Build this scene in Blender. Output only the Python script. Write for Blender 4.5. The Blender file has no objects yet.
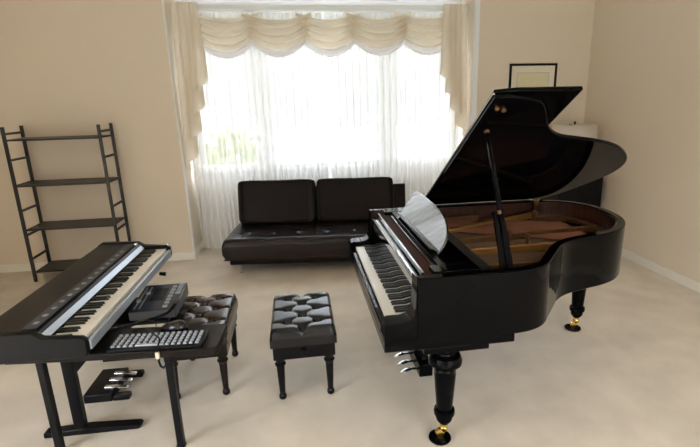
import bpy, math, random
from mathutils import Matrix, Vector
random.seed(7)
PI = math.pi
scene = bpy.context.scene
COL = scene.collection

# ------------------------------------------------------------------ materials
def mat(name, base, rough=0.5, metal=0.0, spec=0.5, coat=0.0, noise=None, bump=None, sheen=0.0):
    """noise=(scale, amount): mottled colour; bump=(scale, strength, distance)"""
    m = bpy.data.materials.new(name); m.use_nodes = True
    nt = m.node_tree; b = nt.nodes['Principled BSDF']
    b.inputs['Base Color'].default_value = (*base, 1)
    b.inputs['Roughness'].default_value = rough
    b.inputs['Metallic'].default_value = metal
    b.inputs['Specular IOR Level'].default_value = spec
    b.inputs['Coat Weight'].default_value = coat
    b.inputs['Coat Roughness'].default_value = 0.03
    if sheen:
        b.inputs['Sheen Weight'].default_value = sheen
    tc = nt.nodes.new('ShaderNodeTexCoord')
    if noise:
        n = nt.nodes.new('ShaderNodeTexNoise'); n.inputs['Scale'].default_value = noise[0]; n.inputs['Detail'].default_value = 4
        nt.links.new(tc.outputs['Object'], n.inputs['Vector'])
        r = nt.nodes.new('ShaderNodeValToRGB')
        a = noise[1]
        r.color_ramp.elements[0].position = 0.3; r.color_ramp.elements[1].position = 0.7
        r.color_ramp.elements[0].color = (*[c * (1 - a) for c in base], 1)
        r.color_ramp.elements[1].color = (*[min(1, c * (1 + a)) for c in base], 1)
        nt.links.new(n.outputs['Fac'], r.inputs['Fac']); nt.links.new(r.outputs['Color'], b.inputs['Base Color'])
    if bump:
        n = nt.nodes.new('ShaderNodeTexNoise'); n.inputs['Scale'].default_value = bump[0]; n.inputs['Detail'].default_value = 3
        nt.links.new(tc.outputs['Object'], n.inputs['Vector'])
        bp = nt.nodes.new('ShaderNodeBump'); bp.inputs['Strength'].default_value = bump[1]; bp.inputs['Distance'].default_value = bump[2]
        nt.links.new(n.outputs['Fac'], bp.inputs['Height']); nt.links.new(bp.outputs['Normal'], b.inputs['Normal'])
    return m

def fabric(name, colour, transp, transl, stripe=None):
    """thin curtain cloth: part open weave, part light passing through, part diffuse"""
    m = bpy.data.materials.new(name); m.use_nodes = True
    nt = m.node_tree; nt.nodes.clear()
    out = nt.nodes.new('ShaderNodeOutputMaterial')
    d = nt.nodes.new('ShaderNodeBsdfDiffuse'); d.inputs['Color'].default_value = (*colour, 1)
    t = nt.nodes.new('ShaderNodeBsdfTranslucent'); t.inputs['Color'].default_value = (*colour, 1)
    tr = nt.nodes.new('ShaderNodeBsdfTransparent')
    mx = nt.nodes.new('ShaderNodeMixShader'); mx.inputs[0].default_value = transl
    nt.links.new(d.outputs[0], mx.inputs[1]); nt.links.new(t.outputs[0], mx.inputs[2])
    mx2 = nt.nodes.new('ShaderNodeMixShader'); mx2.inputs[0].default_value = transp
    nt.links.new(mx.outputs[0], mx2.inputs[1]); nt.links.new(tr.outputs[0], mx2.inputs[2])
    nt.links.new(mx2.outputs[0], out.inputs[0])
    return m

M = {}
M['wall'] = mat('wall_paint', (0.70, 0.605, 0.485), 0.8, bump=(90, 0.08, 0.002))
M['ceiling'] = mat('ceiling_paint', (0.82, 0.79, 0.73), 0.9)
M['trim'] = mat('trim_paint', (0.78, 0.74, 0.66), 0.45)
M['white'] = mat('window_paint', (0.82, 0.84, 0.86), 0.4)
M['carpet'] = mat('carpet', (0.68, 0.605, 0.51), 0.95, noise=(3.0, 0.10), bump=(260, 0.5, 0.006), spec=0.1)
M['black'] = mat('black_lacquer', (0.0022, 0.0022, 0.0026), 0.05, spec=0.08)
M['polish'] = mat('polished_black', (0.003, 0.003, 0.0035), 0.04, spec=0.9, coat=1.0)
M['satin'] = mat('black_satin', (0.005, 0.005, 0.006), 0.30, spec=0.18)
M['felt'] = mat('black_felt', (0.008, 0.007, 0.007), 0.8)
M['ivory'] = mat('key_white', (0.78, 0.74, 0.68), 0.25)
M['ebony'] = mat('key_black', (0.010, 0.010, 0.011), 0.3)
M['brass'] = mat('brass', (0.78, 0.52, 0.16), 0.25, metal=1.0)
M['chrome'] = mat('chrome', (0.75, 0.76, 0.78), 0.18, metal=1.0)
M['mahogany'] = mat('mahogany', (0.050, 0.018, 0.010), 0.3, noise=(14, 0.5))
for _n in [n for n in M['mahogany'].node_tree.nodes if n.type == 'TEX_NOISE']:
    _mp = M['mahogany'].node_tree.nodes.new('ShaderNodeMapping'); _mp.inputs['Scale'].default_value = (4, 4, .15)
    _l = _n.inputs['Vector'].links[0]; _src = _l.from_socket
    M['mahogany'].node_tree.links.new(_src, _mp.inputs['Vector']); M['mahogany'].node_tree.links.new(_mp.outputs['Vector'], _n.inputs['Vector'])
M['soundboard'] = mat('soundboard_spruce', (0.055, 0.020, 0.010), 0.4, noise=(9, 0.2))
M['veneer'] = mat('dull_veneer', (0.050, 0.017, 0.010), 0.7, spec=0.08)
M['gold'] = mat('gold_plate', (0.42, 0.21, 0.065), 0.35, metal=0.6)
M['bronze'] = mat('bronze_plate', (0.17, 0.085, 0.03), 0.4, metal=0.6, noise=(20, 0.15))
M['copper'] = mat('copper_string', (0.17, 0.068, 0.042), 0.4, metal=0.8)
M['steel'] = mat('steel_string', (0.10, 0.060, 0.038), 0.4, metal=0.8)
M['leather'] = mat('dark_brown_leather', (0.010, 0.006, 0.0055), 0.38, spec=0.12, noise=(8, 0.2), bump=(120, 0.25, 0.003))
M['seatleather'] = mat('brown_seat_leather', (0.013, 0.008, 0.0075), 0.27, spec=0.3, bump=(120, 0.25, 0.003))
M['bleather'] = mat('black_leather', (0.005, 0.005, 0.007), 0.23, spec=0.42, bump=(160, 0.06, 0.002))
M['brleather'] = mat('brown_leather', (0.022, 0.012, 0.009), 0.24, spec=0.45, bump=(160, 0.06, 0.002))
M['ebwood'] = mat('ebonised_wood', (0.004, 0.004, 0.005), 0.25, spec=0.18)
M['dkwood'] = mat('dark_walnut', (0.010, 0.006, 0.005), 0.3, spec=0.2, noise=(12, 0.3))
M['plastic'] = mat('black_plastic', (0.006, 0.006, 0.007), 0.33, spec=0.18)
M['mouse'] = mat('glossy_black_plastic', (0.006, 0.006, 0.008), 0.18, spec=0.6)
M['gplastic'] = mat('slate_plastic', (0.030, 0.036, 0.050), 0.3)
M['silver'] = mat('silver_plastic', (0.42, 0.47, 0.54), 0.3, metal=0.4)
M['lgrey'] = mat('light_grey_plastic', (0.33, 0.36, 0.41), 0.4)
M['cream'] = mat('cream_plastic', (0.75, 0.68, 0.55), 0.4)
M['tray'] = mat('black_board', (0.010, 0.008, 0.007), 0.40, spec=0.14)
M['iron'] = mat('dark_iron', (0.03, 0.028, 0.027), 0.45, metal=0.3)
M['paper'] = mat('certificate_paper', (0.66, 0.60, 0.40), 0.7, noise=(30, 0.04))
M['mount'] = mat('mount_card', (0.72, 0.66, 0.54), 0.8)
M['ink'] = mat('faded_ink', (0.30, 0.26, 0.18), 0.7)
M['frame'] = mat('black_frame', (0.005, 0.0045, 0.0045), 0.5, spec=0.15)
M['shade'] = fabric('lamp_shade_linen', (0.86, 0.80, 0.72), 0.0, 0.35)
M['sheer'] = fabric('sheer_voile', (0.92, 0.91, 0.89), 0.17, 0.015)
M['swag'] = fabric('cream_voile', (0.82, 0.75, 0.64), 0.02, 0.36)
M['hem'] = fabric('pale_voile_hem', (0.88, 0.86, 0.86), 0.06, 0.24)
M['hedge'] = mat('hedge_leaf', (0.22, 0.28, 0.10), 0.6, noise=(3, 0.4))
M['lawn'] = mat('lawn', (0.30, 0.36, 0.18), 0.9, noise=(1.5, 0.3))
M['patio'] = mat('patio_paving', (0.20, 0.21, 0.19), 0.9)
def glass_mat():
    m = bpy.data.materials.new('window_glass'); m.use_nodes = True
    nt = m.node_tree; nt.nodes.clear()
    out = nt.nodes.new('ShaderNodeOutputMaterial')
    g = nt.nodes.new('ShaderNodeBsdfGlossy'); g.inputs['Roughness'].default_value = 0.02
    t = nt.nodes.new('ShaderNodeBsdfTransparent'); t.inputs['Color'].default_value = (0.95, 0.97, 0.97, 1)
    mx = nt.nodes.new('ShaderNodeMixShader'); mx.inputs[0].default_value = 0.06
    nt.links.new(t.outputs[0], mx.inputs[1]); nt.links.new(g.outputs[0], mx.inputs[2]); nt.links.new(mx.outputs[0], out.inputs[0])
    return m
M['glass'] = glass_mat()

# ------------------------------------------------------------------ mesh builder
class MB:
    def __init__(s): s.v = []; s.f = []
    def add(s, vs, fs):
        o = len(s.v); s.v += [tuple(v) for v in vs]; s.f += [tuple(i + o for i in f) for f in fs]; return s
    def box(s, x0, x1, y0, y1, z0, z1):
        return s.add([(x0,y0,z0),(x1,y0,z0),(x1,y1,z0),(x0,y1,z0),(x0,y0,z1),(x1,y0,z1),(x1,y1,z1),(x0,y1,z1)],
                     [(3,2,1,0),(4,5,6,7),(0,1,5,4),(1,2,6,5),(2,3,7,6),(3,0,4,7)])
    def prism(s, poly, fn, w0, w1):
        """poly of 2D points; fn(p, q, w) -> 3D"""
        n = len(poly)
        return s.add([fn(p, q, w0) for p, q in poly] + [fn(p, q, w1) for p, q in poly],
                     [tuple(range(n - 1, -1, -1)), tuple(range(n, 2 * n))] + [(i, (i + 1) % n, n + (i + 1) % n, n + i) for i in range(n)])
    def lathe(s, prof, c=(0, 0, 0), n=24, axis='z'):
        vs = []; fs = []
        k = len(prof)
        for r, h in prof:
            for i in range(n):
                a = 2 * PI * i / n
                p = (r * math.cos(a), r * math.sin(a), h)
                if axis == 'x': p = (h, p[0], p[1])
                if axis == 'y': p = (p[1], h, p[0])
                vs.append((c[0] + p[0], c[1] + p[1], c[2] + p[2]))
        for j in range(k - 1):
            for i in range(n):
                fs.append((j * n + i, j * n + (i + 1) % n, (j + 1) * n + (i + 1) % n, (j + 1) * n + i))
        fs.append(tuple(range(n - 1, -1, -1))); fs.append(tuple((k - 1) * n + i for i in range(n)))
        return s.add(vs, fs)
    def tube(s, pts, r, n=8):
        pts = [Vector(p) for p in pts]; rs = r if isinstance(r, (list, tuple)) else [r] * len(pts)
        vs = []; fs = []
        up = Vector((0, 0, 1)); prev = None
        for i, p in enumerate(pts):
            t = (pts[min(i + 1, len(pts) - 1)] - pts[max(i - 1, 0)]).normalized()
            if prev is None:
                a = t.cross(up) if abs(t.dot(up)) < .95 else t.cross(Vector((1, 0, 0)))
            else:
                a = prev - t * prev.dot(t)
            a.normalize(); prev = a; b = t.cross(a)
            for k in range(n):
                an = 2 * PI * k / n
                vs.append(p + (a * math.cos(an) + b * math.sin(an)) * rs[i])
        for i in range(len(pts) - 1):
            for k in range(n):
                fs.append((i * n + k, i * n + (k + 1) % n, (i + 1) * n + (k + 1) % n, (i + 1) * n + k))
        fs.append(tuple(range(n - 1, -1, -1))); fs.append(tuple((len(pts) - 1) * n + k for k in range(n)))
        return s.add(vs, fs)
    def grid(s, fn, nu, nv):
        vs = [fn(i / nu, j / nv) for j in range(nv + 1) for i in range(nu + 1)]
        w = nu + 1
        return s.add(vs, [(j * w + i, j * w + i + 1, (j + 1) * w + i + 1, (j + 1) * w + i) for j in range(nv) for i in range(nu)])
    def mesh(s, name, m, ang=35):
        me = bpy.data.meshes.new(name); me.from_pydata(s.v, [], s.f)
        me.validate(); me.materials.append(m)
        me.shade_smooth(); me.set_sharp_from_angle(angle=math.radians(ang)); me.update()
        return me
    def build(s, name, m, parent=None, bevel=0.0, loc=(0, 0, 0), rotz=0, seg=2, solid=0.0):
        o = bpy.data.objects.new(name, s.mesh(name, m)); COL.objects.link(o)
        o.location = loc; o.rotation_euler = (0, 0, rotz)
        if parent: o.parent = parent
        if solid:
            md = o.modifiers.new('Solidify', 'SOLIDIFY'); md.thickness = solid; md.offset = 0
        if bevel:
            b = o.modifiers.new('Bevel', 'BEVEL'); b.width = bevel; b.segments = seg; b.limit_method = 'ANGLE'; b.angle_limit = math.radians(35)
            b.harden_normals = False
        return o

def tag(o, label, cat, group=None, kind=None):
    o['label'] = label; o['category'] = cat
    if group: o['group'] = group
    if kind: o['kind'] = kind
    return o
def thing(name, label, cat, loc=(0, 0, 0), rotz=0, group=None):
    o = bpy.data.objects.new(name, None); COL.objects.link(o); o.empty_display_size = .1
    o.location = loc; o.rotation_euler = (0, 0, rotz)
    return tag(o, label, cat, group)
def struct(name, mb, m, parent=None, bevel=0):
    o = mb.build(name, m, parent, bevel)
    if parent is None: o['kind'] = 'structure'
    return o
def copy_part(src, parent, loc=None):
    c = src.copy(); COL.objects.link(c); c.parent = parent
    if loc is not None: c.location = loc
    return c
def catmull(pts, n=6, closed=False):
    out = []; N = len(pts)
    for i in range(N if closed else N - 1):
        p = [pts[(i + k) % N] if closed else pts[min(max(i + k, 0), N - 1)] for k in (-1, 0, 1, 2)]
        for j in range(n):
            t = j / n
            out.append(tuple(0.5 * (2 * p[1][a] + (p[2][a] - p[0][a]) * t + (2 * p[0][a] - 5 * p[1][a] + 4 * p[2][a] - p[3][a]) * t * t
                       + (3 * p[1][a] - p[0][a] - 3 * p[2][a] + p[3][a]) * t ** 3) for a in range(len(pts[0]))))
    if not closed: out.append(tuple(pts[-1]))
    return out
def inset_open(pts, d):
    """offset an open 2D polyline to its left by d"""
    out = []
    for i, p in enumerate(pts):
        a = pts[max(i - 1, 0)]; b = pts[min(i + 1, len(pts) - 1)]
        tx, ty = b[0] - a[0], b[1] - a[1]; l = math.hypot(tx, ty) or 1
        out.append((p[0] - ty / l * d, p[1] + tx / l * d))
    return out
XY = lambda p, q, w: (p, q, w)        # prism along z
XZ = lambda p, q, w: (p, w, q)        # prism along y
YZ = lambda p, q, w: (w, p, q)        # prism along x
def rrect(x0, x1, y0, y1, r, n=5):
    out = []
    for cx, cy, a0 in ((x1 - r, y1 - r, 0), (x0 + r, y1 - r, 90), (x0 + r, y0 + r, 180), (x1 - r, y0 + r, 270)):
        for k in range(n + 1):
            a = math.radians(a0 + 90 * k / n); out.append((cx + r * math.cos(a), cy + r * math.sin(a)))
    return out

# ------------------------------------------------------------------ room shell
XL, XR, YB, YA, YR, ZC = -3.70, 3.62, 5.61, 6.15, -2.30, 3.06     # left, right, wall with picture, bay back, rear, ceiling
AX0, AX1 = -1.285, 2.14                                           # bay sides
T = .15
struct('floor', MB().box(XL - T, XR + T, YR - T, YA + T, -.12, 0), M['carpet'])
struct('ceiling', MB().box(XL - T, XR + T, YR - T, YA + T, ZC, ZC + .12), M['ceiling'])
struct('wall_back_left', MB().box(XL - T, AX0, YB, YA + T, 0, ZC), M['wall'])
struct('wall_back_right', MB().box(AX1, XR + T, YB, YA + T, 0, ZC), M['wall'])
struct('wall_right', MB().box(XR, XR + T, YR - T, YB, 0, ZC), M['wall'])
# bay back wall with three windows
WZ0, WZ1 = .985, 2.72
WINS = [(-1.18, -.465), (-.315, 1.105), (1.265, 2.06)]
mb = MB().box(AX0, AX1, YA, YA + T, 0, WZ0).box(AX0, AX1, YA, YA + T, WZ1, ZC)
xs = [AX0] + [x for w in WINS for x in w] + [AX1]
for i in range(0, len(xs), 2): mb.box(xs[i], xs[i + 1], YA, YA + T, WZ0, WZ1)
struct('wall_bay', mb, M['white'])
for i, (a, b) in enumerate(WINS):
    f = MB(); w = .045
    f.box(a, a + w, YA + .03, YA + .10, WZ0, WZ1).box(b - w, b, YA + .03, YA + .10, WZ0, WZ1)
    f.box(a + w, b - w, YA + .03, YA + .10, WZ0, WZ0 + w).box(a + w, b - w, YA + .03, YA + .10, WZ1 - w, WZ1)
    if b - a > 1.2: f.box((a + b) / 2 - .02, (a + b) / 2 + .02, YA + .03, YA + .10, WZ0 + w, WZ1 - w)
    f.box(a + w, b - w, YA + .045, YA + .085, 2.02, 2.05)
    wf = struct('window_%d' % (i + 1), f, M['white'])
    MB().box(a + w, b - w, YA + .060, YA + .066, WZ0 + w, WZ1 - w).build('window_pane', M['glass'], wf)
    MB().box(a - .03, b + .03, YA - .05, YA + .03, WZ0 - .03, WZ0).build('window_sill', M['white'], wf, bevel=.006)
# left wall with a glazed patio door beside and behind the camera
LD = (-2.1, .7, 2.4)
struct('wall_left', MB().box(XL - T, XL, YR - T, LD[0], 0, ZC).box(XL - T, XL, LD[1], YB, 0, ZC).box(XL - T, XL, LD[0], LD[1], LD[2], ZC), M['wall'])
f = MB()
for y in (LD[0], (LD[0] + LD[1]) / 2 - .03, LD[1] - .06): f.box(XL - .10, XL - .04, y, y + .06, 0, LD[2])
f.box(XL - .10, XL - .04, LD[0], LD[1], LD[2] - .06, LD[2]).box(XL - .10, XL - .04, LD[0], LD[1], 0, .06)
d = struct('door_1', f, M['white'])
MB().box(XL - .075, XL - .068, LD[0] + .06, LD[1] - .06, .06, LD[2] - .06).build('door_pane', M['glass'], d)
# rear wall with an unseen glazed opening added to brighten the right back wall
RD = (.7, 3.0, 2.3)
struct('wall_rear', MB().box(XL, RD[0], YR - T, YR, 0, ZC).box(RD[1], XR, YR - T, YR, 0, ZC).box(RD[0], RD[1], YR - T, YR, RD[2], ZC), M['wall'])
f = MB()
for k in range(3):
    x = RD[0] + (RD[1] - RD[0] - .06) * k / 2; f.box(x, x + .06, YR - .10, YR - .04, 0, RD[2])
f.box(RD[0], RD[1], YR - .10, YR - .04, RD[2] - .06, RD[2]).box(RD[0], RD[1], YR - .10, YR - .04, 0, .06)
d = struct('fill_door', f, M['white'])
MB().box(RD[0] + .06, RD[1] - .06, YR - .075, YR - .068, .06, RD[2] - .06).build('door_pane', M['glass'], d)
# baseboards
BH, BD = .095, .014
def bboard(name, x0, x1, y0, y1):
    o = MB().box(x0, x1, y0, y1, 0, BH).build(name, M['trim'], bevel=.004); o['kind'] = 'structure'
bboard('baseboard_back_left', XL + BD, AX0 + BD, YB - BD, YB)
bboard('baseboard_bay_left', AX0, AX0 + BD, YB, YA - BD)
bboard('baseboard_bay', AX0, AX1, YA - BD, YA)
bboard('baseboard_bay_right', AX1 - BD, AX1, YB, YA - BD)
bboard('baseboard_back_right', AX1 - BD, XR - BD, YB - BD, YB)
bboard('baseboard_right', XR - BD, XR, YR, YB)
bboard('baseboard_left', XL, XL + BD, LD[1], YB)
# white corner trims of the bay opening
for nm, x0, x1 in (('trim_1', AX0 - .006, AX0 + .008), ('trim_2', AX1 - .008, AX1 + .045)):
    struct(nm, MB().box(x0, x1, YB - .008, YB + .04, BH, ZC), M['white'], bevel=.003)

# outside
struct('ground_outside', MB().box(-30, 30, YA + T, 40, -.5, -.4).box(-30, XL - T, -30, YA + T, -.5, -.4).box(XR + T, 30, -30, YA + T, -.5, -.4).box(XL - T, XR + T, -30, YR - T, -.5, -.4), M['patio'])
def bush(c, r, label):
    mb = MB(); rnd = random.Random(int(c[0] * 100))
    n = 900
    for i in range(n):
        z = rnd.uniform(-1, 1); a = rnd.uniform(0, 2 * PI); q = math.sqrt(1 - z * z) ; k = rnd.uniform(.7, 1.05)
        p = Vector((c[0] + r[0] * q * math.cos(a) * k, c[1] + r[1] * q * math.sin(a) * k, max(c[2] + r[2] * z * k, -.38)))
        t = Vector((rnd.uniform(-1, 1), rnd.uniform(-1, 1), rnd.uniform(-1, 1))).normalized() * .09
        b = t.cross(Vector((rnd.uniform(-1, 1), rnd.uniform(-1, 1), rnd.uniform(-1, 1)))).normalized() * .05
        mb.add([p - t, p - b, p + t, p + b], [(0, 1, 2, 3)])
    o = mb.build('shrub', M['hedge']); tag(o, label, 'shrub')
    s = MB()
    for k in range(5):
        a = k * 1.3; s.tube([(c[0] + .05 * math.cos(a), c[1] + .05 * math.sin(a), -.42), (c[0] + r[0] * .55 * math.cos(a), c[1] + r[1] * .55 * math.sin(a), c[2] + .2)], [.03, .012], 6)
    s.build('stem', M['dkwood'], o)
bush((-1.05, 8.3, .45), (.70, .6, .95), 'green shrub seen dimly through the leftmost window sheers')

# ------------------------------------------------------------------ curtains
YS = 5.985
def sheer(x0, x1, label, seed):
    rnd = random.Random(seed); L = x1 - x0; n = int(L / .072)
    ph = [rnd.uniform(.6, 1.35) for _ in range(n + 1)]; cum = [0]
    for p in ph: cum.append(cum[-1] + p)
    tot = cum[-1]; pts = []
    for k in range(n + 1):
        for j in range(12):
            t = j / 12; xx = (cum[k] + ph[k] * t) / tot
            amp = .024 * ph[k]
            xo = x0 + L * xx + .022 * ph[k] * math.sin(4 * PI * t) * .42
            pts.append((xo, amp * math.sin(2 * PI * t)))
    mb = MB(); nv = 26; N = len(pts) - 1
    def fn(u, v):
        i = min(int(round(u * N)), N); x, y = pts[i]
        z = .006 + (2.795 - .006) * v
        k = .75 + .5 * (1 - v) + .10 * math.sin(9 * v + x * 5)
        return (min(max(x, x0), x1), YS + y * k + .012 * math.sin(3.1 * x + 4 * v), z)
    mb.grid(fn, N, nv)
    return tag(mb.build('sheer_curtain', M['sheer']), label, 'curtain', 'white sheers across the bay')
sheer(AX0 + .03, .40, 'white pleated sheer over the left half of the bay, behind the left sofa cushion', 3)
sheer(.42, AX1 - .03, 'white pleated sheer over the right half of the bay, beside the raised piano lid', 5)
tag(MB().tube([(AX0 + .005, YS, 2.81), (AX1 - .005, YS, 2.81)], .014, 10).build('curtain_rod', M['white']), 'slim white rod along the top of the bay that carries the sheers', 'curtain rod')
tag(MB().box(AX0, AX1, 5.86, 5.93, 2.80, 2.86).build('pelmet_board', M['white'], bevel=.004), 'white board across the top of the bay behind the draped swags', 'pelmet')
SW0, SW1 = -1.00, 1.90
names = ['first', 'second', 'third', 'fourth', 'fifth']
swl = ['draped cream valance swag next to the long left tail', 'draped cream valance swag, second from the long left tail',
       'draped cream valance swag in the middle of the five', 'draped cream valance swag, second from the short right tail', 'draped cream valance swag next to the short right tail']
for k in range(5):
    w = (SW1 - SW0) / 5; c = SW0 + w * (k + .5); hw = w * .5 + .10
    zt = 2.80
    def fn(u, v, c=c, hw=hw, k=k):
        e = 2 * u - 1                                # -1..1 across
        s = 1 - abs(e) ** 2.0
        v2 = v
        wd = hw * (1 - .12 * v)
        top = zt - .0 * v
        sag = (.075 + .40 * v2) * s + .30 * v2 * (1 - s) * .98 + .02
        fold = math.sin(2 * PI * 5.2 * v2 + 1.2 * e * e + k) 
        y = 5.815 - .012 * (k % 2) - .05 * s * (.4 + v) + .030 * fold * (.25 + .75 * s)
        z = top - sag * 1.04 - .006 * fold
        return (c + wd * e, y, z)
    o = MB().grid(lambda u, v: fn(u, v * .80), 40, 48).build('valance_swag', M['swag'])
    MB().grid(lambda u, v: fn(u, .80 + v * .20), 40, 12).build('hem', M['hem'], o)
    tag(o, swl[k], 'valance', 'swags of the valance')
def jabot(x_out, x_in, z_in, z_out, label, N=4):
    def fn(u, v):
        q = u
        f = 2 * PI * N * q
        x = x_in + (x_out - x_in) * q + math.copysign(.066, x_in - x_out) * math.sin(f) * (.35 + .65 * (1 - v))
        y = 5.735 + .038 * math.cos(f) * (.5 + .5 * (1 - v)) - .03 * (1 - v) * (1 - q)
        zb = z_in + (z_out - z_in) * q
        z = zb + (2.85 - zb) * v
        lo, hi = min(x_out, x_in) - .05, max(x_out, x_in) + .05
        x = max(x, AX0 + .008) if x_out < 0 else min(x, AX1 - .012)
        return (x, y, z)
    return tag(MB().grid(fn, 96, 30).build('valance_tail', M['swag']), label, 'valance', 'tails of the valance')
jabot(-1.235, -.97, 2.12, 1.03, 'long cream cascading valance tail beside the left corner of the bay')
jabot(2.07, 1.80, 2.12, 1.33, 'shorter cream cascading valance tail above the piano lid at the right of the bay')

# ------------------------------------------------------------------ grand piano (x = front to tail, +y = bass side)
PX, PY = .363, 2.780
piano = thing('grand_piano', 'black lacquered grand piano with its lid propped open', 'piano', (PX, PY, 0))
ctrl = [(.165, -.755), (.30, -.755), (.45, -.755), (.58, -.755), (.68, -.750), (.78, -.732), (.865, -.685), (.94, -.600), (1.02, -.505), (1.10, -.415), (1.20, -.348),
        (1.34, -.300), (1.50, -.255), (1.63, -.190), (1.75, -.075), (1.835, .070), (1.88, .240), (1.888, .380), (1.868, .500), (1.80, .625), (1.69, .712), (1.55, .750), (1.40, .755),
        (1.0, .755), (.6, .755), (.165, .755)]
rim_out = catmull(ctrl, 5)
rim_in = inset_open(rim_out, .052)
Z0, Z1 = .632, .975
def ring(mb, A, B, z0, z1):
    n = len(A)
    vs = [(p[0], p[1], z0) for p in A] + [(p[0], p[1], z1) for p in A] + [(p[0], p[1], z0) for p in B] + [(p[0], p[1], z1) for p in B]
    fs = []
    for i in range(n - 1):
        fs += [(i, i + 1, n + i + 1, n + i), (2 * n + i + 1, 2 * n + i, 3 * n + i, 3 * n + i + 1), (n + i, n + i + 1, 3 * n + i + 1, 3 * n + i), (i + 1, i, 2 * n + i, 2 * n + i + 1)]
    fs += [(0, n, 3 * n, 2 * n), (n - 1, 3 * n - 1, 4 * n - 1, 2 * n - 1)]
    return mb.add(vs, fs)
rim = ring(MB(), rim_out, rim_in, Z0, Z1).build('rim', M['black'], piano, bevel=.006)
ring(MB(), inset_open(rim_out, .0525), inset_open(rim_out, .060), .70, .966).build('inner_veneer', M['mahogany'], rim)
flo = [p for p in inset_open(rim_out, .0605)]
flo = [(.57, -.6945)] + [p for p in flo if p[0] > .5701] + [(.57, .6945)]
MB().prism(flo, XY, .655, .80).build('soundboard', M['soundboard'], piano)
# keybed, arms, key slip
MB().box(.0, .56, -.754, .754, .60, .655).build('keybed', M['black'], piano, bevel=.004)
arm_prof = [(0, .655), (0, .728), (.006, .742), (.02, .748), (.10, .752), (.130, .762), (.148, .785), (.156, .82), (.160, .90), (.162, .975), (.1648, .655)]
for s in (-1, 1):
    y0, y1 = sorted((s * .755, s * .652))
    MB().prism(arm_prof, XZ, y0, y1).build('arm', M['black'], piano, bevel=.005)
    y0, y1 = sorted((s * .651, s * .616))
    MB().box(.03, .19, y0, y1, .655, .735).build('key_block', M['black'], piano, bevel=.003)
MB().box(.0, .028, -.651, .651, .656, .705).build('key_slip', M['black'], piano, bevel=.006)
kb = MB().box(.03, .20, -.615, .615, .656, .690).build('keyboard', M['felt'], piano)
def keyset(kb, x0, zt, wlen, y0, pitch, sx, first=0, blen=.096, y_dir=1):
    """white and black keys as sub-parts; x grows away from the player when sx = 1"""
    g = .0008
    def kx(a, b): return tuple(sorted((a * sx, b * sx)))
    a, b = kx(0, wlen)
    wk = MB().box(a, b, -pitch / 2 + g, pitch / 2 - g, -.022, 0).build('white_key', M['ivory'], kb, bevel=.0012)
    bk_prof = [(kx(0, 0)[0], 0)]
    a2, b2 = sx * (wlen - blen), sx * wlen
    bk = MB().prism([(a2, -.008), (a2 + sx * .008, .012), (b2, .012), (b2, -.008)] if sx > 0 else [(b2, -.008), (b2, .012), (a2 + sx * .008, .012), (a2, -.008)], XZ, -.0055, .0055).build('black_key', M['ebony'], kb, bevel=.0012)
    firstw = firstb = True
    letters = 'ABCDEFG'
    for i in range(52):
        y = y0 + y_dir * pitch * (i + .5)
        if firstw: wk.location = (x0, y, zt); firstw = False
        else: copy_part(wk, kb, (x0, y, zt))
        if letters[i % 7] in 'ACDFG' and i < 51:
            yb = y + y_dir * pitch * .5
            if firstb: bk.location = (x0, yb, zt + .001); firstb = False
            else: copy_part(bk, kb, (x0, yb, zt + .001))
keyset(kb, .036, .722, .150, .611, .0235, 1, y_dir=-1)
# fallboard, music shelf, music desk
MB().prism([(.168, .735), (.190, .700), (.206, .700), (.207, .93), (.205, .936), (.176, .936), (.170, .928)], XZ, -.650, .650).build('fallboard', M['polish'], piano, bevel=.003)
MB().prism([(.210, .90), (.210, .966), (.226, .966), (.226, .952), (.292, .952), (.292, .966), (.306, .966), (.306, .90)], XZ, -.650, .650).build('name_rail', M['polish'], piano, bevel=.003)
MB().box(.229, .290, -.648, .648, .9525, .957).build('shelf_inlay', M['veneer'], piano)
for s in (-1, 1):
    y0, y1 = sorted((s * .60, s * .70))
    MB().box(.262, .50, y0, y1, .955, .982).build('desk_runner', M['black'], piano, bevel=.003)
MB().box(.312, .50, -.598, .598, .962, .980).build('music_shelf', M['black'], piano, bevel=.003)
TI = math.radians(33)
def deskf(p, q, w): return (.350 + q * math.sin(TI) + w * math.cos(TI), -p, .985 + q * math.cos(TI) - w * math.sin(TI))
hw_, hh_, hn_ = .485, .212, .455
dp = [(-hw_, 0), (hn_, 0)]
for k in range(13):
    a = math.radians(90 * k / 12); dp.append((hn_ - .62 + .62 * math.cos(a) ** .8, .045 + (hh_ - .045) * math.sin(a) ** .9))
for k in range(7):
    a = math.radians(90 + 90 * k / 6); dp.append((-hw_ + .03 + .03 * math.cos(a), hh_ - .03 + .03 * math.sin(a)))
desk = MB().prism(dp, deskf, 0, .014).build('music_desk', M['polish'], piano, bevel=.004)
MB().prism([(-.46, .0), (.44, .0), (.44, .012), (-.46, .012)], deskf, -.040, -.001).build('ledge', M['black'], desk, bevel=.002)
MB().prism([(-.02, 0), (.02, 0), (.02, .10), (-.02, .10)], lambda p, q, w: (.478 - q * .42 + w, -p, .981 + q * .95), 0, .008).build('desk_prop', M['black'], desk)
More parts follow.
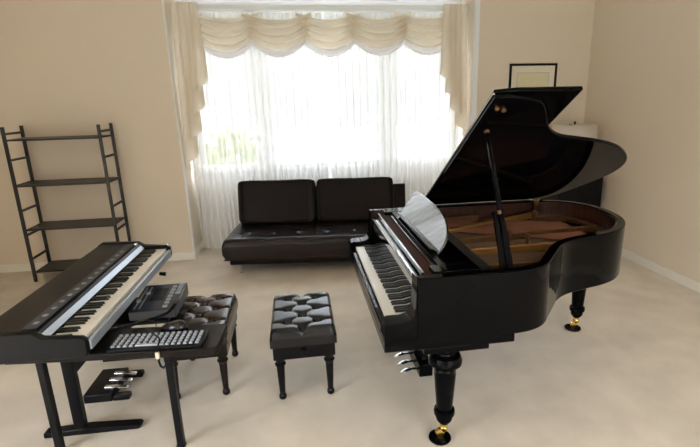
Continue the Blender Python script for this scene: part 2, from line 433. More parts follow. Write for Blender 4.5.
# iron plate, strings, dampers
inn = inset_open(rim_out, .064)
inn2 = inset_open(rim_out, .135)
k0 = 3
plate = ring(MB(), inn[k0:-k0], inn2[k0:-k0], .835, .862).build('iron_plate', M['bronze'], piano, bevel=.004)
MB().box(.30, .50, -.688, .688, .835, .862).build('pin_block', M['bronze'], plate, bevel=.003)
bars = [((.50, .235), (1.52, .655), 'gold', .012), ((.50, .56), (1.02, .66), 'bronze', .012), ((.50, .05), (1.70, .16), 'bronze', .009), ((.50, -.165), (1.27, -.15), 'gold', .012), ((.50, -.45), (.93, -.46), 'bronze', .010)]
for (a, b, mm, hw) in bars:
    dx, dy = b[0] - a[0], b[1] - a[1]; l = math.hypot(dx, dy); nx, ny = -dy / l * hw, dx / l * hw
    MB().prism([(a[0] - nx, a[1] - ny), (b[0] - nx, b[1] - ny), (b[0] + nx, b[1] + ny), (a[0] + nx, a[1] + ny)], XY, .858, .905).build('plate_bar', M[mm], plate, bevel=.005)
for (x, y) in ((1.10, -.01), (1.02, .09), (.80, -.30), (1.46, .60)):
    MB().lathe([(.012, .84), (.012, .90), (.017, .905), (.014, .925), (.004, .93)], (x, y, 0), 12).build('plate_bolt', M['bronze'], plate)
# bridge on the soundboard
br = catmull([(.72, -.60), (.98, -.36), (1.25, -.16), (1.50, .0), (1.66, .22)], 6)
mb = MB(); brl = inset_open(br, .016); mb.prism([p for p in br] + [p for p in reversed(brl)], XY, .80, .838); mb.build('bridge', M['soundboard'], piano)
st = MB()
def ribbon(a, b, z0, z1, w):
    dx, dy = b[0] - a[0], b[1] - a[1]; l = math.hypot(dx, dy); nx, ny = -dy / l * w / 2, dx / l * w / 2
    st.add([(a[0] - nx, a[1] - ny, z0), (b[0] - nx, b[1] - ny, z1), (b[0], b[1], z1 + w * .7), (a[0], a[1], z0 + w * .7), (a[0] + nx, a[1] + ny, z0), (b[0] + nx, b[1] + ny, z1)],
           [(0, 1, 2, 3), (3, 2, 5, 4), (4, 5, 1, 0)])
for i in range(150):
    t = i / 149; y = -.655 + t * 1.05
    idx = t * (len(br) - 1); i0 = min(int(idx), len(br) - 2); fr = idx - i0
    e = (br[i0][0] * (1 - fr) + br[i0 + 1][0] * fr + .05, br[i0][1] * (1 - fr) + br[i0 + 1][1] * fr)
    ribbon((.44, y), e, .878, .842, .0022)
o = st.build('treble_strings', M['steel'], piano); o['kind'] = 'stuff'
st = MB()
for i in range(44):
    t = i / 43
    ribbon((.44, .66 - t * .24), (1.66 - .10 * t - .25 * (1 - t) * .3, .42 - t * .55), .892, .872, .0058)
o = st.build('bass_strings', M['copper'], piano); o['kind'] = 'stuff'
db = MB().box(.585, .60, -.62, .66, .930, .938)
dm = db.build('damper_rail', M['satin'], piano)
hd = MB().box(-.035, .035, -.006, .006, .898, .945).build('damper_head', M['felt'], dm, bevel=.002)
for i in range(56):
    y = -.60 + 1.22 * i / 55
    if i == 0: hd.location = (.565, y, 0)
    else: copy_part(hd, dm, (.565, y, 0))
# lid
LA = math.radians(32.0)
def lidf(a, v, w): return (v + .012, .757 - a * math.cos(LA) + w * math.sin(LA), .980 + a * math.sin(LA) + w * math.cos(LA))
lc = [(.0, .59), (.5, .59), (1.0, .59), (1.535, .59), (1.532, .68), (1.515, .78), (1.47, .87), (1.36, .945), (1.255, 1.005), (1.165, 1.08), (1.10, 1.17), (1.06, 1.30), (1.02, 1.44), (.965, 1.58), (.885, 1.71),
      (.755, 1.84), (.61, 1.905), (.46, 1.90), (.335, 1.845), (.20, 1.765), (.09, 1.69), (0, 1.60)]
lo = [(0, .59), (1.535, .59)] + catmull(lc[3:], 5)[1:]
lid = MB().prism([(a, v) for a, v in lo], lidf, 0, .024).build('lid', M['black'], piano, bevel=.005)
flap = MB().prism([(.0, .592), (1.535, .592), (1.55, .70), (1.55, 1.05), (.0, 1.05)], lidf, .027, .049).build('front_flap', M['black'], lid, bevel=.005)
MB().tube([lidf(.02, .588, .026), lidf(1.53, .588, .026)], .006, 8).build('flap_hinge', M['chrome'], lid)
for (a, v) in ((1.445, .632), (1.43, .674)):
    c = lidf(a, v, -.006); mb = MB()
    nrm = Vector((0, math.sin(LA), math.cos(LA)))
    mb.tube([Vector(c) + nrm * .006, Vector(c) - nrm * .004, Vector(c) - nrm * .010], [.013, .013, .009], 14).build('lid_bumper', M['bronze'], lid)
c = Vector(lidf(1.20, .67, 0)); nrm = Vector((0, math.sin(LA), math.cos(LA)))
MB().tube([c, c - nrm * .012], [.017, .013], 14).build('prop_cup', M['bronze'], lid)
MB().box(1.500, 1.546, .690, .7005, .945, .990).box(1.500, 1.546, .7005, .715, .9755, .990).build('lid_hinge', M['brass'], piano, bevel=.003)
MB().box(.66, 1.49, .715, .756, .9755, .979).build('glare_strip', M['felt'], piano)  # dull black strip added to dim the window reflection on the rim top
# lid props
p0 = Vector((.692, -.665, .86)); p1 = c - nrm * .014
def stick(a, b, w, t, t2=None):
    a = Vector(a); b = Vector(b); d = (b - a).normalized(); sx = Vector((1, 0, 0)); sx = (sx - d * sx.dot(d)).normalized(); sy = d.cross(sx)
    mb = MB(); w2 = t2 or w
    vs = [a + sx * i * w + sy * j * t for i, j in ((-1, -1), (1, -1), (1, 1), (-1, 1))] + [b + sx * i * w2 + sy * j * t for i, j in ((-1, -1), (1, -1), (1, 1), (-1, 1))]
    return mb.add(vs, [(3, 2, 1, 0), (4, 5, 6, 7), (0, 1, 5, 4), (1, 2, 6, 5), (2, 3, 7, 6), (3, 0, 4, 7)])
pr = stick(p0, p1, .017, .010, .010).build('lid_prop', M['black'], piano, bevel=.003)
mid = p0 + (p1 - p0) * .47
stick(p0 + Vector((-.038, 0, 0)), mid + Vector((-.032, 0, 0)), .016, .010, .012).build('short_prop', M['black'], pr, bevel=.003)
MB().lathe([(.010, -.012), (.012, 0), (.008, .010)], tuple(mid + Vector((-.015, -.015, 0))), 12, 'y').build('prop_knob', M['bronze'], pr)
MB().tube([(1.485, .66, .85), (1.485, .665, .985)], .009, 8).build('lid_catch', M['satin'], piano)
# underside: beams, blocks
MB().box(.20, .54, -.752, -.57, .565, .600).box(.54, .675, -.752, -.60, .590, .632).build('leg_block', M['black'], piano, bevel=.004)
MB().box(.20, .54, .57, .752, .565, .600).build('leg_block', M['black'], piano, bevel=.004)
MB().box(1.60, 1.83, .22, .46, .600, .655).build('leg_block', M['black'], piano, bevel=.004)
MB().box(.56, 1.50, .30, .38, .605, .655).box(.56, 1.20, -.16, -.08, .605, .655).box(.56, 1.0, .58, .66, .605, .655).build('floor_beam', M['dkwood'], piano)
def grand_leg(x, y, zt, cup):
    q = [(.062, zt), (.064, zt - .015), (.050, zt - .03), (.052, zt - .04), (.078, zt - .052), (.088, zt - .075), (.086, zt - .098), (.070, zt - .115), (.056, zt - .122), (.060, zt - .132), (.056, zt - .14),
         (.058, zt - .16), (.044, .205), (.043, .195), (.055, .188), (.058, .172), (.055, .158), (.042, .150), (.046, .138), (.042, .122), (.034, .110), (.026, .105), (.026, .100)]
    lg = MB().lathe(list(reversed(q)), (x, y, 0), 32).build('leg', M['black'], piano)
    MB().lathe([(.018, .052), (.020, .06), (.024, .075), (.019, .085), (.022, .1045)], (x, y, 0), 20).build('caster', M['brass'], lg)
    MB().lathe([(.016, -.013), (.024, -.011), (.024, .011), (.016, .013)], (x - .022, y, .0405), 20, 'y').build('caster_wheel', M['brass'], lg)
    MB().lathe([(.058, .0), (.062, .006), (.060, .014), (.045, .017)], (x - .022, y, 0.0005), 28).build('caster_cup', M['black'], lg)
grand_leg(.335, -.675, .566, True); grand_leg(.335, .675, .566, True); grand_leg(1.745, .345, .601, True)
# pedal lyre
ly = MB()
ly.box(.335, .425, -.155, .155, .045, .135).build('pedal_lyre', M['black'], piano, bevel=.006)
lyre = [o for o in piano.children if o.name.startswith('pedal_lyre')][0]
for s in (-1, 1):
    MB().prism([(.10, .134), (.085, .25), (.075, .40), (.11, .52), (.135, .600), (.10, .600), (.075, .53), (.045, .40), (.055, .25), (.065, .134)], lambda p, q, w, s=s: (w, s * p, q), .36, .40).build('lyre_column', M['black'], lyre, bevel=.004)
MB().tube([(.42, .0, .12), (.62, .0, .606)], .008, 8).build('lyre_brace', M['brass'], lyre)
for y in (.105, 0, -.095):
    pl = MB(); prof = [(.236, .010), (.228, .017), (.236, .022), (.29, .014), (.345, .010)]
    def pf(u, v, y=y):
        x = .226 + u * .115; w = .012 + .010 * math.sin(min(1, (1 - u) * 1.6) * PI * .5) * (1 if u < .55 else .45)
        if u < .08: w *= .6
        a = 2 * PI * v
        return (x, y + w * math.cos(a), .072 - .012 * (1 - u) + .0065 * math.sin(a) + .012 * math.sin(PI * u))
    pl.grid(pf, 14, 12)
    pl.build('pedal', M['chrome'], lyre)
    

# ------------------------------------------------------------------ tufted benches
def tufted(hx, hy, hz, buttons, creases, nx=80, ny=108, round_=.035):
    def h(x, y):
        db = min(math.hypot(x - a, y - b) for a, b in buttons)
        dc = 1e9
        for (ax, ay), (bx, by) in creases:
            dx, dy = bx - ax, by - ay; t = max(0, min(1, ((x - ax) * dx + (y - ay) * dy) / (dx * dx + dy * dy)))
            dc = min(dc, math.hypot(x - ax - t * dx, y - ay - t * dy))
        z = hz - .034 * math.exp(-(db / .021) ** 2) - .010 * math.exp(-db / .03) - .009 * math.exp(-dc / .010)
        ex = max(0, abs(x) - (hx - round_)) / round_; ey = max(0, abs(y) - (hy - round_)) / round_
        e = min(1, math.hypot(ex, ey)); return z * math.sqrt(max(0, 1 - e ** 2.4)) if e < 1 else 0
    mb = MB()
    mb.grid(lambda u, v: (-hx + 2 * hx * u, -hy + 2 * hy * v, h(-hx + 2 * hx * u, -hy + 2 * hy * v)), nx, ny)
    return mb, h
def bench(label, loc, rotz, lm, wm, knob):
    b = thing('piano_bench', label, 'bench', loc, rotz, 'tufted piano benches')
    hx, hy = .200, .282
    rows_o = [-.165, .02, .19]; rows_c = [-.245, -.075, .105, .25]
    B = [(s * .095, y) for s in (-1, 1) for y in rows_o] + [(0, y) for y in rows_c]
    cr = []
    for s in (-1, 1):
        for i, y in enumerate(rows_o):
            cr += [((s * .095, y), (0, rows_c[i])), ((s * .095, y), (0, rows_c[i + 1])), ((s * .095, y), (s * hx, y))]
    cr += [((0, rows_c[0]), (0, -hy)), ((0, rows_c[-1]), (0, hy))]
    mb, h = tufted(hx, hy, .062, B, cr)
    cu = mb
    n0 = len(mb.v)
    # side wall of the cushion
    per = [(hx * sx, hy * sy) for sx, sy in ((-1, -1), (1, -1), (1, 1), (-1, 1))]
    mb.add([(x, y, -.055) for x, y in per] + [(x, y, 0.0004) for x, y in per], [(3, 2, 1, 0), (0, 1, 5, 4), (1, 2, 6, 5), (2, 3, 7, 6), (3, 0, 4, 7)])
    cu = mb.build('cushion', lm, b, loc=(0, 0, .430))
    bt = MB().lathe([(.001, -.004), (.009, -.003), (.010, .001), (.006, .004), (.001, .005)], n=12).build('button', lm, cu)
    for i, (x, y) in enumerate(B):
        z = h(x, y) + .003
        if i == 0: bt.location = (x, y, z)
        else: copy_part(bt, cu, (x, y, z))
    MB().box(-hx + .012, hx - .012, -hy + .012, hy - .012, .285, .374).build('frame', wm, b, bevel=.005)
    if knob:
        MB().lathe([(.006, -.016), (.016, -.016), (.018, -.010), (.012, -.004), (.012, 0)], (0, -hy + .010, .335), 16, 'y').build('knob', M['satin'], b)
    q = [(.014, .0), (.022, .008), (.024, .02), (.021, .034), (.017, .040), (.018, .046), (.025, .225), (.022, .232), (.032, .240), (.034, .250), (.025, .258), (.028, .266), (.028, .286)]
    for sx in (-1, 1):
        for sy in (-1, 1):
            MB().lathe(q, (sx * (hx - .05), sy * (hy - .045), 0), 20).build('leg', wm, b)
    return b
bench('black button-tufted leather bench standing alone before the grand piano', (-.030, 2.868, 0), 0, M['bleather'], M['ebwood'], True)
bench('dark brown tufted bench half under the black side board', (-.690, 2.985, 0), 0, M['brleather'], M['dkwood'], False)

# ------------------------------------------------------------------ sofa
sofa = thing('leather_sofa', 'low dark brown leather sofa with two back cushions below the bay window', 'sofa', (-.852, 4.935, 0), math.radians(-6.6))
SL, SD = 2.05, .90
def pillow(x0, x1, y0, y1, z0, z1, p=5.0, nu=48, nv=32, wr=.0, ph=0):
    """soft box, superellipsoid"""
    cx, cy, cz = (x0 + x1) / 2, (y0 + y1) / 2, (z0 + z1) / 2; hx, hy, hz = (x1 - x0) / 2, (y1 - y0) / 2, (z1 - z0) / 2
    def sp(c, e): return math.copysign(abs(c) ** e, c)
    e = 2 / p
    def fn(u, v):
        a = 2 * PI * u; b = PI * (v - .5)
        w = wr * math.sin(7 * a + ph + 3 * v) 
        return (cx + hx * sp(math.cos(b), e) * sp(math.cos(a), e), cy + (hy + w) * sp(math.cos(b), e) * sp(math.sin(a), e), cz + (hz + w * .6) * sp(math.sin(b), e))
    return MB().grid(fn, nu, nv)
sb = [(.22 + .295 * i, y) for i in range(6) for y in (.25, .48)]
def seath(x, y):
    z = .405 - .012 * math.exp(-((y - .31) / .3) ** 2) * 0
    db = min(math.hypot(x - a, y - b) for a, b in sb)
    z -= .022 * math.exp(-(db / .05) ** 2) + .010 * math.exp(-(db / .016) ** 2)
    z -= .003 * sum(math.exp(-((x - sb[i][0]) / .012) ** 2) for i in range(0, len(sb), 2))
    z -= .003 * sum(math.exp(-((y - b) / .012) ** 2) for b in (.25, .48))
    return z
def seatfn(u, v):
    # cross-section loop: v from lower front up over the top to the rear
    x = SL * u
    ex = 1 - (abs(2 * u - 1)) ** 26
    prof = [(0.02, .165), (0.0, .19), (-.004, .26), (.0, .34), (.015, .378), (.05, .402)]
    if v < .25:
        t = v / .25 * (len(prof) - 1); i = min(int(t), len(prof) - 2); f = t - i
        y = prof[i][0] * (1 - f) + prof[i + 1][0] * f; z = prof[i][1] * (1 - f) + prof[i + 1][1] * f
    else:
        y = .05 + (SD - .12 - .05) * (v - .25) / .75; z = seath(x, y) - .003 * (1 - min(1, (y - .05) / .05))
    zc = .285
    return (x, y + .012 * (1 - ex), zc + (z - zc) * (.55 + .45 * ex ** .5))
mb = MB().grid(seatfn, 110, 60)
n = 61
# end caps and bottom
for u in (0, 1):
    ring_ = [seatfn(u, j / 60) for j in range(61)] + [(SL * u, SD - .12, .165)]
    mb.add(ring_, [tuple(range(len(ring_)))])
mb.add([(0, .02, .165), (SL, .02, .165), (SL, SD - .12, .165), (0, SD - .12, .165)], [(0, 3, 2, 1)])
seat = mb.build('seat', M['seatleather'], sofa)
bt = MB().lathe([(.001, -.004), (.011, -.003), (.013, .001), (.008, .004), (.001, .005)], n=12).build('button', M['leather'], seat)
for i, (x, y) in enumerate(sb):
    if i == 0: bt.location = (x, y, seath(x, y) + .002)
    else: copy_part(bt, seat, (x, y, seath(x, y) + .002))
MB().box(.06, SL - .06, .05, SD - .02, .105, .164).build('base', M['leather'], sofa, bevel=.012)
MB().prism([(.755, .17), (.80, .17), (.900, .80), (.855, .80)], YZ, .03, SL - .0).build('back_panel', M['leather'], sofa, bevel=.012)
for k, (a, b) in enumerate(((.075, .975), (1.000, 1.90))):
    o = pillow(a - .02, b - .01, -.085, .085, .0, .50, 13, wr=.006, ph=k)
    co = o.build('back_cushion', M['leather'], sofa)
    co.location = (0, .685, .408); co.rotation_euler = (math.radians(-13), 0, 0)
    mb = MB()
for x in (.16, SL - .16):
    for y in (.10, SD - .10):
        MB().lathe([(.016, 0), (.016, .004), (.012, .006), (.012, .1045)], (x, y, 0), 14).build('leg', M['chrome'], sofa)

# ------------------------------------------------------------------ digital piano on its stand
dpn = thing('digital_piano', 'black digital piano on a stand with a silver edge along its keys', 'keyboard', (-1.255, 2.90, 0), math.radians(-1))
OX, OY = -1.22, 2.90
def W(x0, x1, y0, y1, z0, z1, mb=None): return (mb or MB()).box(x0 - OX, x1 - OX, y0 - OY, y1 - OY, z0, z1)
DY0, DY1 = 2.14, 3.625          # near and far end
prof = [(-.995, .672), (-.985, .690), (-.985, .716), (-1.145, .716), (-1.150, .765), (-1.185, .802), (-1.44, .812), (-1.47, .80), (-1.47, .70), (-1.42, .672)]
MB().prism([(p - OX, q) for p, q in reversed(prof)], XZ, DY0 + .04 - OY, DY1 - .04 - OY).build('body', M['plastic'], dpn, bevel=.004)
cp = [(-.978, .672), (-.968, .69), (-.968, .758), (-.985, .770), (-1.15, .785), (-1.19, .812), (-1.44, .822), (-1.475, .80), (-1.475, .70), (-1.42, .672)]
for a, b in ((DY0, DY0 + .039), (DY1 - .039, DY1)):
    MB().prism([(p - OX, q) for p, q in reversed(cp)], XZ, a - OY, b - OY).build('cheek', M['plastic'], dpn, bevel=.005)
W(-.984, -.962, DY0 + .04, DY1 - .04, .690, .742).build('front_rail', M['silver'], dpn, bevel=.006)
MB().prism([(-1.1502 - OX, .7655), (-1.168 - OX, .7845), (-1.170 - OX, .7885), (-1.1475 - OX, .7645)], XZ, DY0 + .042 - OY, DY1 - .042 - OY).build('panel_sheen', M['silver'], dpn)  # silver strip puts in the light reflecting off the panel's sloped front edge
pan = W(-1.26, -1.195, DY0 + .06, DY1 - .06, .8075, .8105).build('control_panel', M['gplastic'], dpn)
for i in range(14):
    y = 2.25 + .085 * i
    W(-1.235, -1.215, y, y + .022, .8105, .8135).build('panel_button', M['lgrey'], pan)
MB().lathe([(.014, 0), (.014, .010), (.011, .016)], (-1.185 - OX, 3.53 - OY, .806), 16).build('volume_knob', M['chrome'], dpn)
MB().lathe([(.010, 0), (.010, .010), (.007, .016)], (-.985 - OX, 3.605 - OY, .770), 16).build('corner_glint', M['chrome'], dpn)  # chrome bit put in as the highlight on the glossy far cheek corner
kb2 = W(-1.143, -.990, DY0 + .042, DY1 - .042, .7165, .728).build('keyboard', M['felt'], dpn)
keyset(kb2, -.992 - OX, .752, .150, 3.58 - 1.40 - OY + .0, .0269, -1, y_dir=1)
for o in list(kb2.children):
    pass
# stand: two side frames, stretcher, shelf
for y in (2.53, 3.34):
    fr = W(-1.30, -1.24, y - .02, y + .02, .03, .671).build('stand_leg', M['satin'], dpn, bevel=.004)
    MB().prism([(-1.46 - OX, 0), (-.955 - OX, 0), (-.94 - OX, .012), (-.955 - OX, .026), (-1.22 - OX, .040), (-1.46 - OX, .030)], XZ, y - .03 - OY, y + .03 - OY).build('foot', M['satin'], fr, bevel=.004)
W(-1.30, -1.27, 2.551, 3.319, .34, .42).build('stretcher', M['satin'], dpn, bevel=.003)
W(-1.34, -.80, 2.78, 3.19, .515, .535).build('shelf', M['satin'], dpn, bevel=.003)
for y in (2.80, 3.17): W(-1.33, -1.30, y - .012, y + .012, .535, .671).build('shelf_bracket', M['satin'], dpn)
MB().tube([(-.975 - OX, 3.30 - OY, .655), (-.935 - OX, 3.30 - OY, .648)], [.012, .014], 10).build('headphone_hook', M['plastic'], dpn)
# pedal unit
PUX = -.12
pu = W(-1.255 + PUX, -1.085 + PUX, 2.80, 3.11, .0, .060).build('pedal_unit', M['plastic'], dpn, bevel=.008)
for y in (2.875, 2.955, 3.035):
    MB().prism([(a + PUX - OX, b) for a, b in ((-1.085, .052), (-1.02, .042), (-1.008, .046), (-1.012, .056), (-1.085, .068), (-1.15, .071), (-1.15, .0612))], XZ, y - .016 - OY, y + .016 - OY).build('pedal', M['chrome'], pu, bevel=.004)
for y in (2.828, 3.082): W(-1.084 + PUX, -.985 + PUX, y - .028, y + .028, .0, .035).build('pedal_foot', M['plastic'], pu, bevel=.008)

# mixer on the stand's shelf
mx = thing('audio_mixer', 'dark control console with light buttons on the shelf beside the brown bench', 'mixer', (-.93, 2.985, .535), 0)
mprof = [(-.185, .0), (.185, .0), (.185, .085), (-.185, .058)]
MB().prism(mprof, YZ, -.135, .135).build('body', M['gplastic'], mx, bevel=.005)
def mtop(x, y): return .058 + (y + .185) / .37 * .027
def mbox(x0, x1, y0, y1, h, nm, m):
    z0, z1 = mtop(0, y0) + .0005, mtop(0, y1) + .0005
    MB().add([(x0, y0, z0), (x1, y0, z0), (x1, y1, z1), (x0, y1, z1), (x0, y0, z0 + h), (x1, y0, z0 + h), (x1, y1, z1 + h), (x0, y1, z1 + h)],
             [(3, 2, 1, 0), (4, 5, 6, 7), (0, 1, 5, 4), (1, 2, 6, 5), (2, 3, 7, 6), (3, 0, 4, 7)]).build(nm, m, mx)
for i in range(7): mbox(.055, .080, -.155 + i * .045, -.130 + i * .045, .006, 'button', M['lgrey'])
for i in range(4): mbox(.092, .122, .02 + i * .040, .045 + i * .040, .006, 'button', M['lgrey'])
mbox(-.05, .035, -.05, .12, .002, 'display', M['plastic'])
for i in range(2): mbox(-.115 + i * .03, -.107 + i * .03, -.15, .15, .002, 'fader_slot', M['silver'])
for i in range(2): mbox(-.122 + i * .03, -.100 + i * .03, -.06 + .1 * i, -.035 + .1 * i, .010, 'fader', M['lgrey'])

# ------------------------------------------------------------------ side board with computer keyboard and mouse
tb = thing('side_table', 'narrow black board on slim legs reaching out in front of the digital piano', 'table', (-.45, 2.15, 0), math.radians(-6))
bx, by = -.45, 2.15
poly = [(-1.45, 2.145), (-.475, 2.145), (-.452, 2.152), (-.442, 2.170), (-.455, 2.41), (-1.45, 2.41)]
MB().prism([(p - bx, q - by) for p, q in poly], XY, .612, .652).build('board', M['tray'], tb, bevel=.006)
lg = MB().box(-.303, -.267, .112, .148, 0, .612).build('leg', M['satin'], tb, bevel=.004)
MB().lathe([(.026, 0), (.026, .008), (.018, .012)], (-.285, .13, 0), 14).build('foot', M['satin'], lg)
lg2 = copy_part(lg, tb, (-.64, 0, 0))
for c in lg.children: copy_part(c, lg2)
MB().tube([(-.303, .13, .555), (-.330, .13, .55), (-.337, .13, .52), (-.331, .13, .49), (-.317, .13, .478), (-.309, .13, .49)], .006, 8).build('cable_hook', M['satin'], tb)
ck = thing('computer_keyboard', 'black computer keyboard with pale keycaps lying on the black side board', 'keyboard', (-.735, 2.258, .652), math.radians(-4.5))
MB().prism([(-.072, 0), (.072, 0), (.072, .022), (-.072, .012)], YZ, -.225, .225).build('case', M['plastic'], ck, bevel=.004)
kc = MB()
for r in range(5):
    y = -.055 + r * .024; n = 15
    for i in range(n):
        x = -.212 + i * .0285
        if r == 0 and 4 <= i <= 8:
            if i > 4: continue
            x1 = x + .0285 * 5 - .006
        else: x1 = x + .018
        z = .012 + (y + .072) / .144 * .010 + .0006
        kc.add([(x, y, z), (x1, y, z), (x1, y + .015, z + .001), (x, y + .015, z + .001), (x + .003, y + .003, z + .008), (x1 - .003, y + .003, z + .008), (x1 - .003, y + .013, z + .009), (x + .003, y + .013, z + .009)],
               [(3, 2, 1, 0), (4, 5, 6, 7), (0, 1, 5, 4), (1, 2, 6, 5), (2, 3, 7, 6), (3, 0, 4, 7)])
kc.build('keycaps', M['lgrey'], ck)
ms = thing('computer_mouse', 'rounded black mouse on the board behind the computer keyboard', 'mouse', (-.693, 2.378, .652), math.radians(75))
def mouse_fn(u, v):
    a = 2 * PI * u; t = v
    x = .040 * math.cos(a) * math.cos(t * PI / 2) ** .55; y = .074 * math.sin(a) * math.cos(t * PI / 2) ** .55
    return (x * (1 - .12 * math.sin(a)), y, .002 + .050 * math.sin(t * PI / 2) * (1 - .35 * (y / .074)))
MB().grid(mouse_fn, 32, 12).build('shell', M['mouse'], ms)
MB().box(-.004, .004, .02, .042, .034, .046).build('scroll_wheel', M['gplastic'], ms)
MB().tube(catmull([(0, .060, .010), (.01, .10, .006), (.06, .14, .006), (.10, .20, .006), (.06, .25, .006)], 6), .0026, 6).build('cable', M['plastic'], ms)
# cables
pts = catmull([(-.90, 2.36, .656), (-.86, 2.33, .700), (-.80, 2.30, .712), (-.75, 2.25, .700), (-.722, 2.22, .690), (-.722, 2.175, .668), (-.722, 2.162, .650)], 8)
cb = tag(MB().tube(pts, .004, 8).build('usb_cable', M['plastic']), 'thin dark cable looping over the computer keyboard with a cream plug', 'cable')
MB().box(-.731, -.713, 2.152, 2.168, .618, .652).build('plug', M['cream'], cb, bevel=.003)
tag(MB().tube(catmull([(-1.03, 2.42, .665), (-.98, 2.50, .640), (-.90, 2.64, .610), (-.83, 2.76, .590), (-.80, 2.83, .610)], 8), .010, 8).build('power_cable', M['plastic']), 'thick black cable running from the side board to the control console', 'cable')

# ------------------------------------------------------------------ rack, picture, lamp and cabinet
rk = thing('metal_rack', 'dark metal shelving rack against the wall left of the bay', 'rack', (-2.40, 5.38, 0))
for sx in (-1, 1):
    for sy in (-1, 1):
        MB().box(sx * .44 - .014, sx * .44 + .014, sy * .17 - .014, sy * .17 + .014, 0, 1.62).build('post', M['iron'], rk, bevel=.003)
    for k in range(6): MB().box(sx * .44 - .008, sx * .44 + .008, -.156, .156, .24 + k * .26, .262 + k * .26).build('rung', M['iron'], rk)
for k in range(4): MB().box(-.425, .425, -.18, .18, .10 + .46 * k, .118 + .46 * k).build('shelf', M['iron'], rk, bevel=.002)

pic = thing('framed_certificate', 'black framed certificate with a pale mount on the wall right of the bay', 'picture frame', (2.885, YB, 1.955))
pw, ph = .305, .222
f = MB(); b = .026
f.box(-pw, pw, -.022, -.001, ph - b, ph).box(-pw, pw, -.022, -.001, -ph, -ph + b).box(-pw, -pw + b, -.022, -.001, -ph + b, ph - b).box(pw - b, pw, -.022, -.001, -ph + b, ph - b)
f.build('frame', M['frame'], pic, bevel=.003)
MB().box(-pw + b, pw - b, -.010, -.001, -ph + b, ph - b).build('mount', M['mount'], pic)
pa = MB().box(-.205, .205, -.0125, -.0102, -.15, .118).build('certificate', M['paper'], pic)
g = MB()
for (x0, x1, z0, z1) in ((-.205, .205, .114, .118), (-.205, -.201, -.15, .118), (.201, .205, -.15, .118), (-.205, .205, -.15, -.146)): g.box(x0, x1, -.0135, -.0126, z0, z1)
g.build('border', M['ink'], pa)

cab = thing('black_cabinet', 'black cabinet standing in the corner behind the piano tail', 'cabinet', (3.27, 5.20, 0))
MB().box(-.27, .27, -.20, .24, .05, .90).build('body', M['frame'], cab, bevel=.004)
MB().box(-.28, .28, -.22, .25, .90, .925).build('top', M['frame'], cab, bevel=.004)
MB().box(-.25, .25, -.18, .22, 0, .05).build('plinth', M['frame'], cab)
for s in (-1, 1):
    x0, x1 = sorted((s * .004, s * .262))
    dr = MB().box(x0, x1, -.217, -.201, .07, .885).build('door', M['frame'], cab, bevel=.003)
    MB().lathe([(.006, -.236), (.012, -.232), (.010, -.222), (.006, -.2175)], (s * .03, 0, .50), 12, 'y').build('knob', M['chrome'], dr)
lp = thing('table_lamp', 'table lamp with a white rectangular shade in the corner behind the piano lid', 'lamp', (3.255, 5.22, .925))
MB().lathe([(.09, 0), (.09, .012), (.03, .03), (.05, .08), (.055, .14), (.03, .20), (.012, .24), (.010, .52)], n=24).build('base', M['frame'], lp)
sh = MB()
z0, z1 = .29, .54
a0, a1, d0, d1 = .222, .212, .13, .12
P8 = [(-a0, -d0, z0), (a0, -d0, z0), (a0, d0, z0), (-a0, d0, z0), (-a1, -d1, z1), (a1, -d1, z1), (a1, d1, z1), (-a1, d1, z1)]
sh.add(P8, [(0, 1, 5, 4), (1, 2, 6, 5), (2, 3, 7, 6), (3, 0, 4, 7)]).build('lamp_shade', M['shade'], lp, solid=.004)
MB().tube([(-a1, 0, z1 - .01), (a1, 0, z1 - .01)], .004, 6).tube([(0, -d1, z1 - .01), (0, d1, z1 - .01)], .004, 6).build('shade_spider', M['frame'], lp)
MB().lathe([(.005, .52), (.006, .545), (.014, .552), (.014, .565), (.004, .576)], n=12).build('finial', M['frame'], lp)

SKY_LOW, SKY_HIGH = 5.0, 42.0
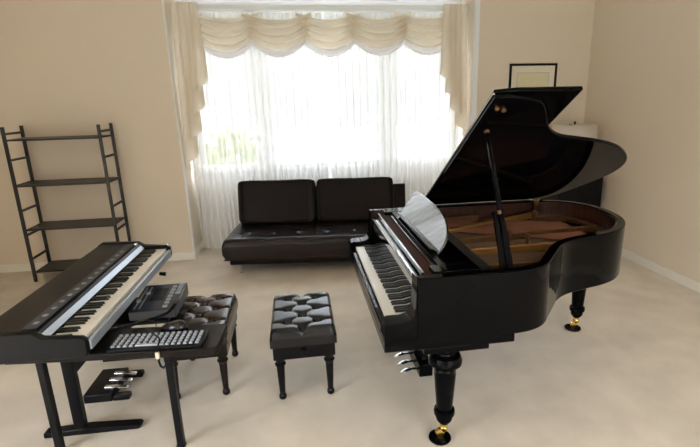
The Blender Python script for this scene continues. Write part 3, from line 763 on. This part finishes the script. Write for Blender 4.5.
# ------------------------------------------------------------------ light: daylight through the windows, the patio door and the added rear opening
w = bpy.data.worlds.new('World'); scene.world = w; w.use_nodes = True
bg = w.node_tree.nodes['Background']
bg.inputs[0].default_value = (0.87, 0.91, 1.0, 1)
_nt = w.node_tree; _tc = _nt.nodes.new('ShaderNodeTexCoord'); _sx = _nt.nodes.new('ShaderNodeSeparateXYZ'); _mr = _nt.nodes.new('ShaderNodeMapRange')
_nt.links.new(_tc.outputs['Generated'], _sx.inputs[0]); _nt.links.new(_sx.outputs['Z'], _mr.inputs['Value'])
_mr.interpolation_type = 'SMOOTHSTEP'                      # hazy pale horizon, bright high sky
_mr.inputs['From Min'].default_value = .06; _mr.inputs['From Max'].default_value = .45
_mr.inputs['To Min'].default_value = SKY_LOW; _mr.inputs['To Max'].default_value = SKY_HIGH
_nt.links.new(_mr.outputs['Result'], bg.inputs[1])
def portal(name, loc, rot, sx, sy):
    l = bpy.data.lights.new(name, 'AREA'); l.shape = 'RECTANGLE'; l.size = sx; l.size_y = sy; l.cycles.is_portal = True
    o = bpy.data.objects.new(name, l); COL.objects.link(o); o.location = loc; o.rotation_euler = rot
portal('window_daylight', ((AX0 + AX1) / 2, YA + .20, (WZ0 + WZ1) / 2), (math.radians(-90), 0, 0), AX1 - AX0, WZ1 - WZ0)
portal('patio_door_daylight', (XL - .2, (LD[0] + LD[1]) / 2, LD[2] / 2), (0, math.radians(-90), 0), LD[2], LD[1] - LD[0])
portal('rear_fill_portal', ((RD[0] + RD[1]) / 2, YR - .2, RD[2] / 2), (math.radians(90), 0, 0), RD[1] - RD[0], RD[2])

# ------------------------------------------------------------------ camera
cam = bpy.data.cameras.new('camera'); co = bpy.data.objects.new('camera', cam); COL.objects.link(co)
r = Vector((0.98750978, -0.15596863, -0.02232067)); u = Vector((0.06200033, 0.25443739, 0.96509977)); fw = Vector((0.14484608, 0.95442936, -0.26092952))
m4 = Matrix(((r.x, u.x, -fw.x, 0), (r.y, u.y, -fw.y, 0), (r.z, u.z, -fw.z, 1.7978502), (0, 0, 0, 1)))
co.matrix_world = m4
cam.sensor_width = 36; cam.lens = 470.2985 * 36 / 700
cam.shift_x = (350 - 370.5) / 700; cam.shift_y = (227 - 223.5) / 700
cam.clip_start = .05; cam.clip_end = 200
scene.camera = co
scene.view_settings.view_transform = 'Standard'; scene.view_settings.look = 'None'
scene.view_settings.exposure = -0.55; scene.view_settings.gamma = 1.0; scene.view_settings.use_curve_mapping = False
scene.cycles.use_denoising = True
scene.cycles.max_bounces = 14; scene.cycles.transparent_max_bounces = 32; scene.cycles.diffuse_bounces = 8
scene.cycles.sample_clamp_indirect = 8
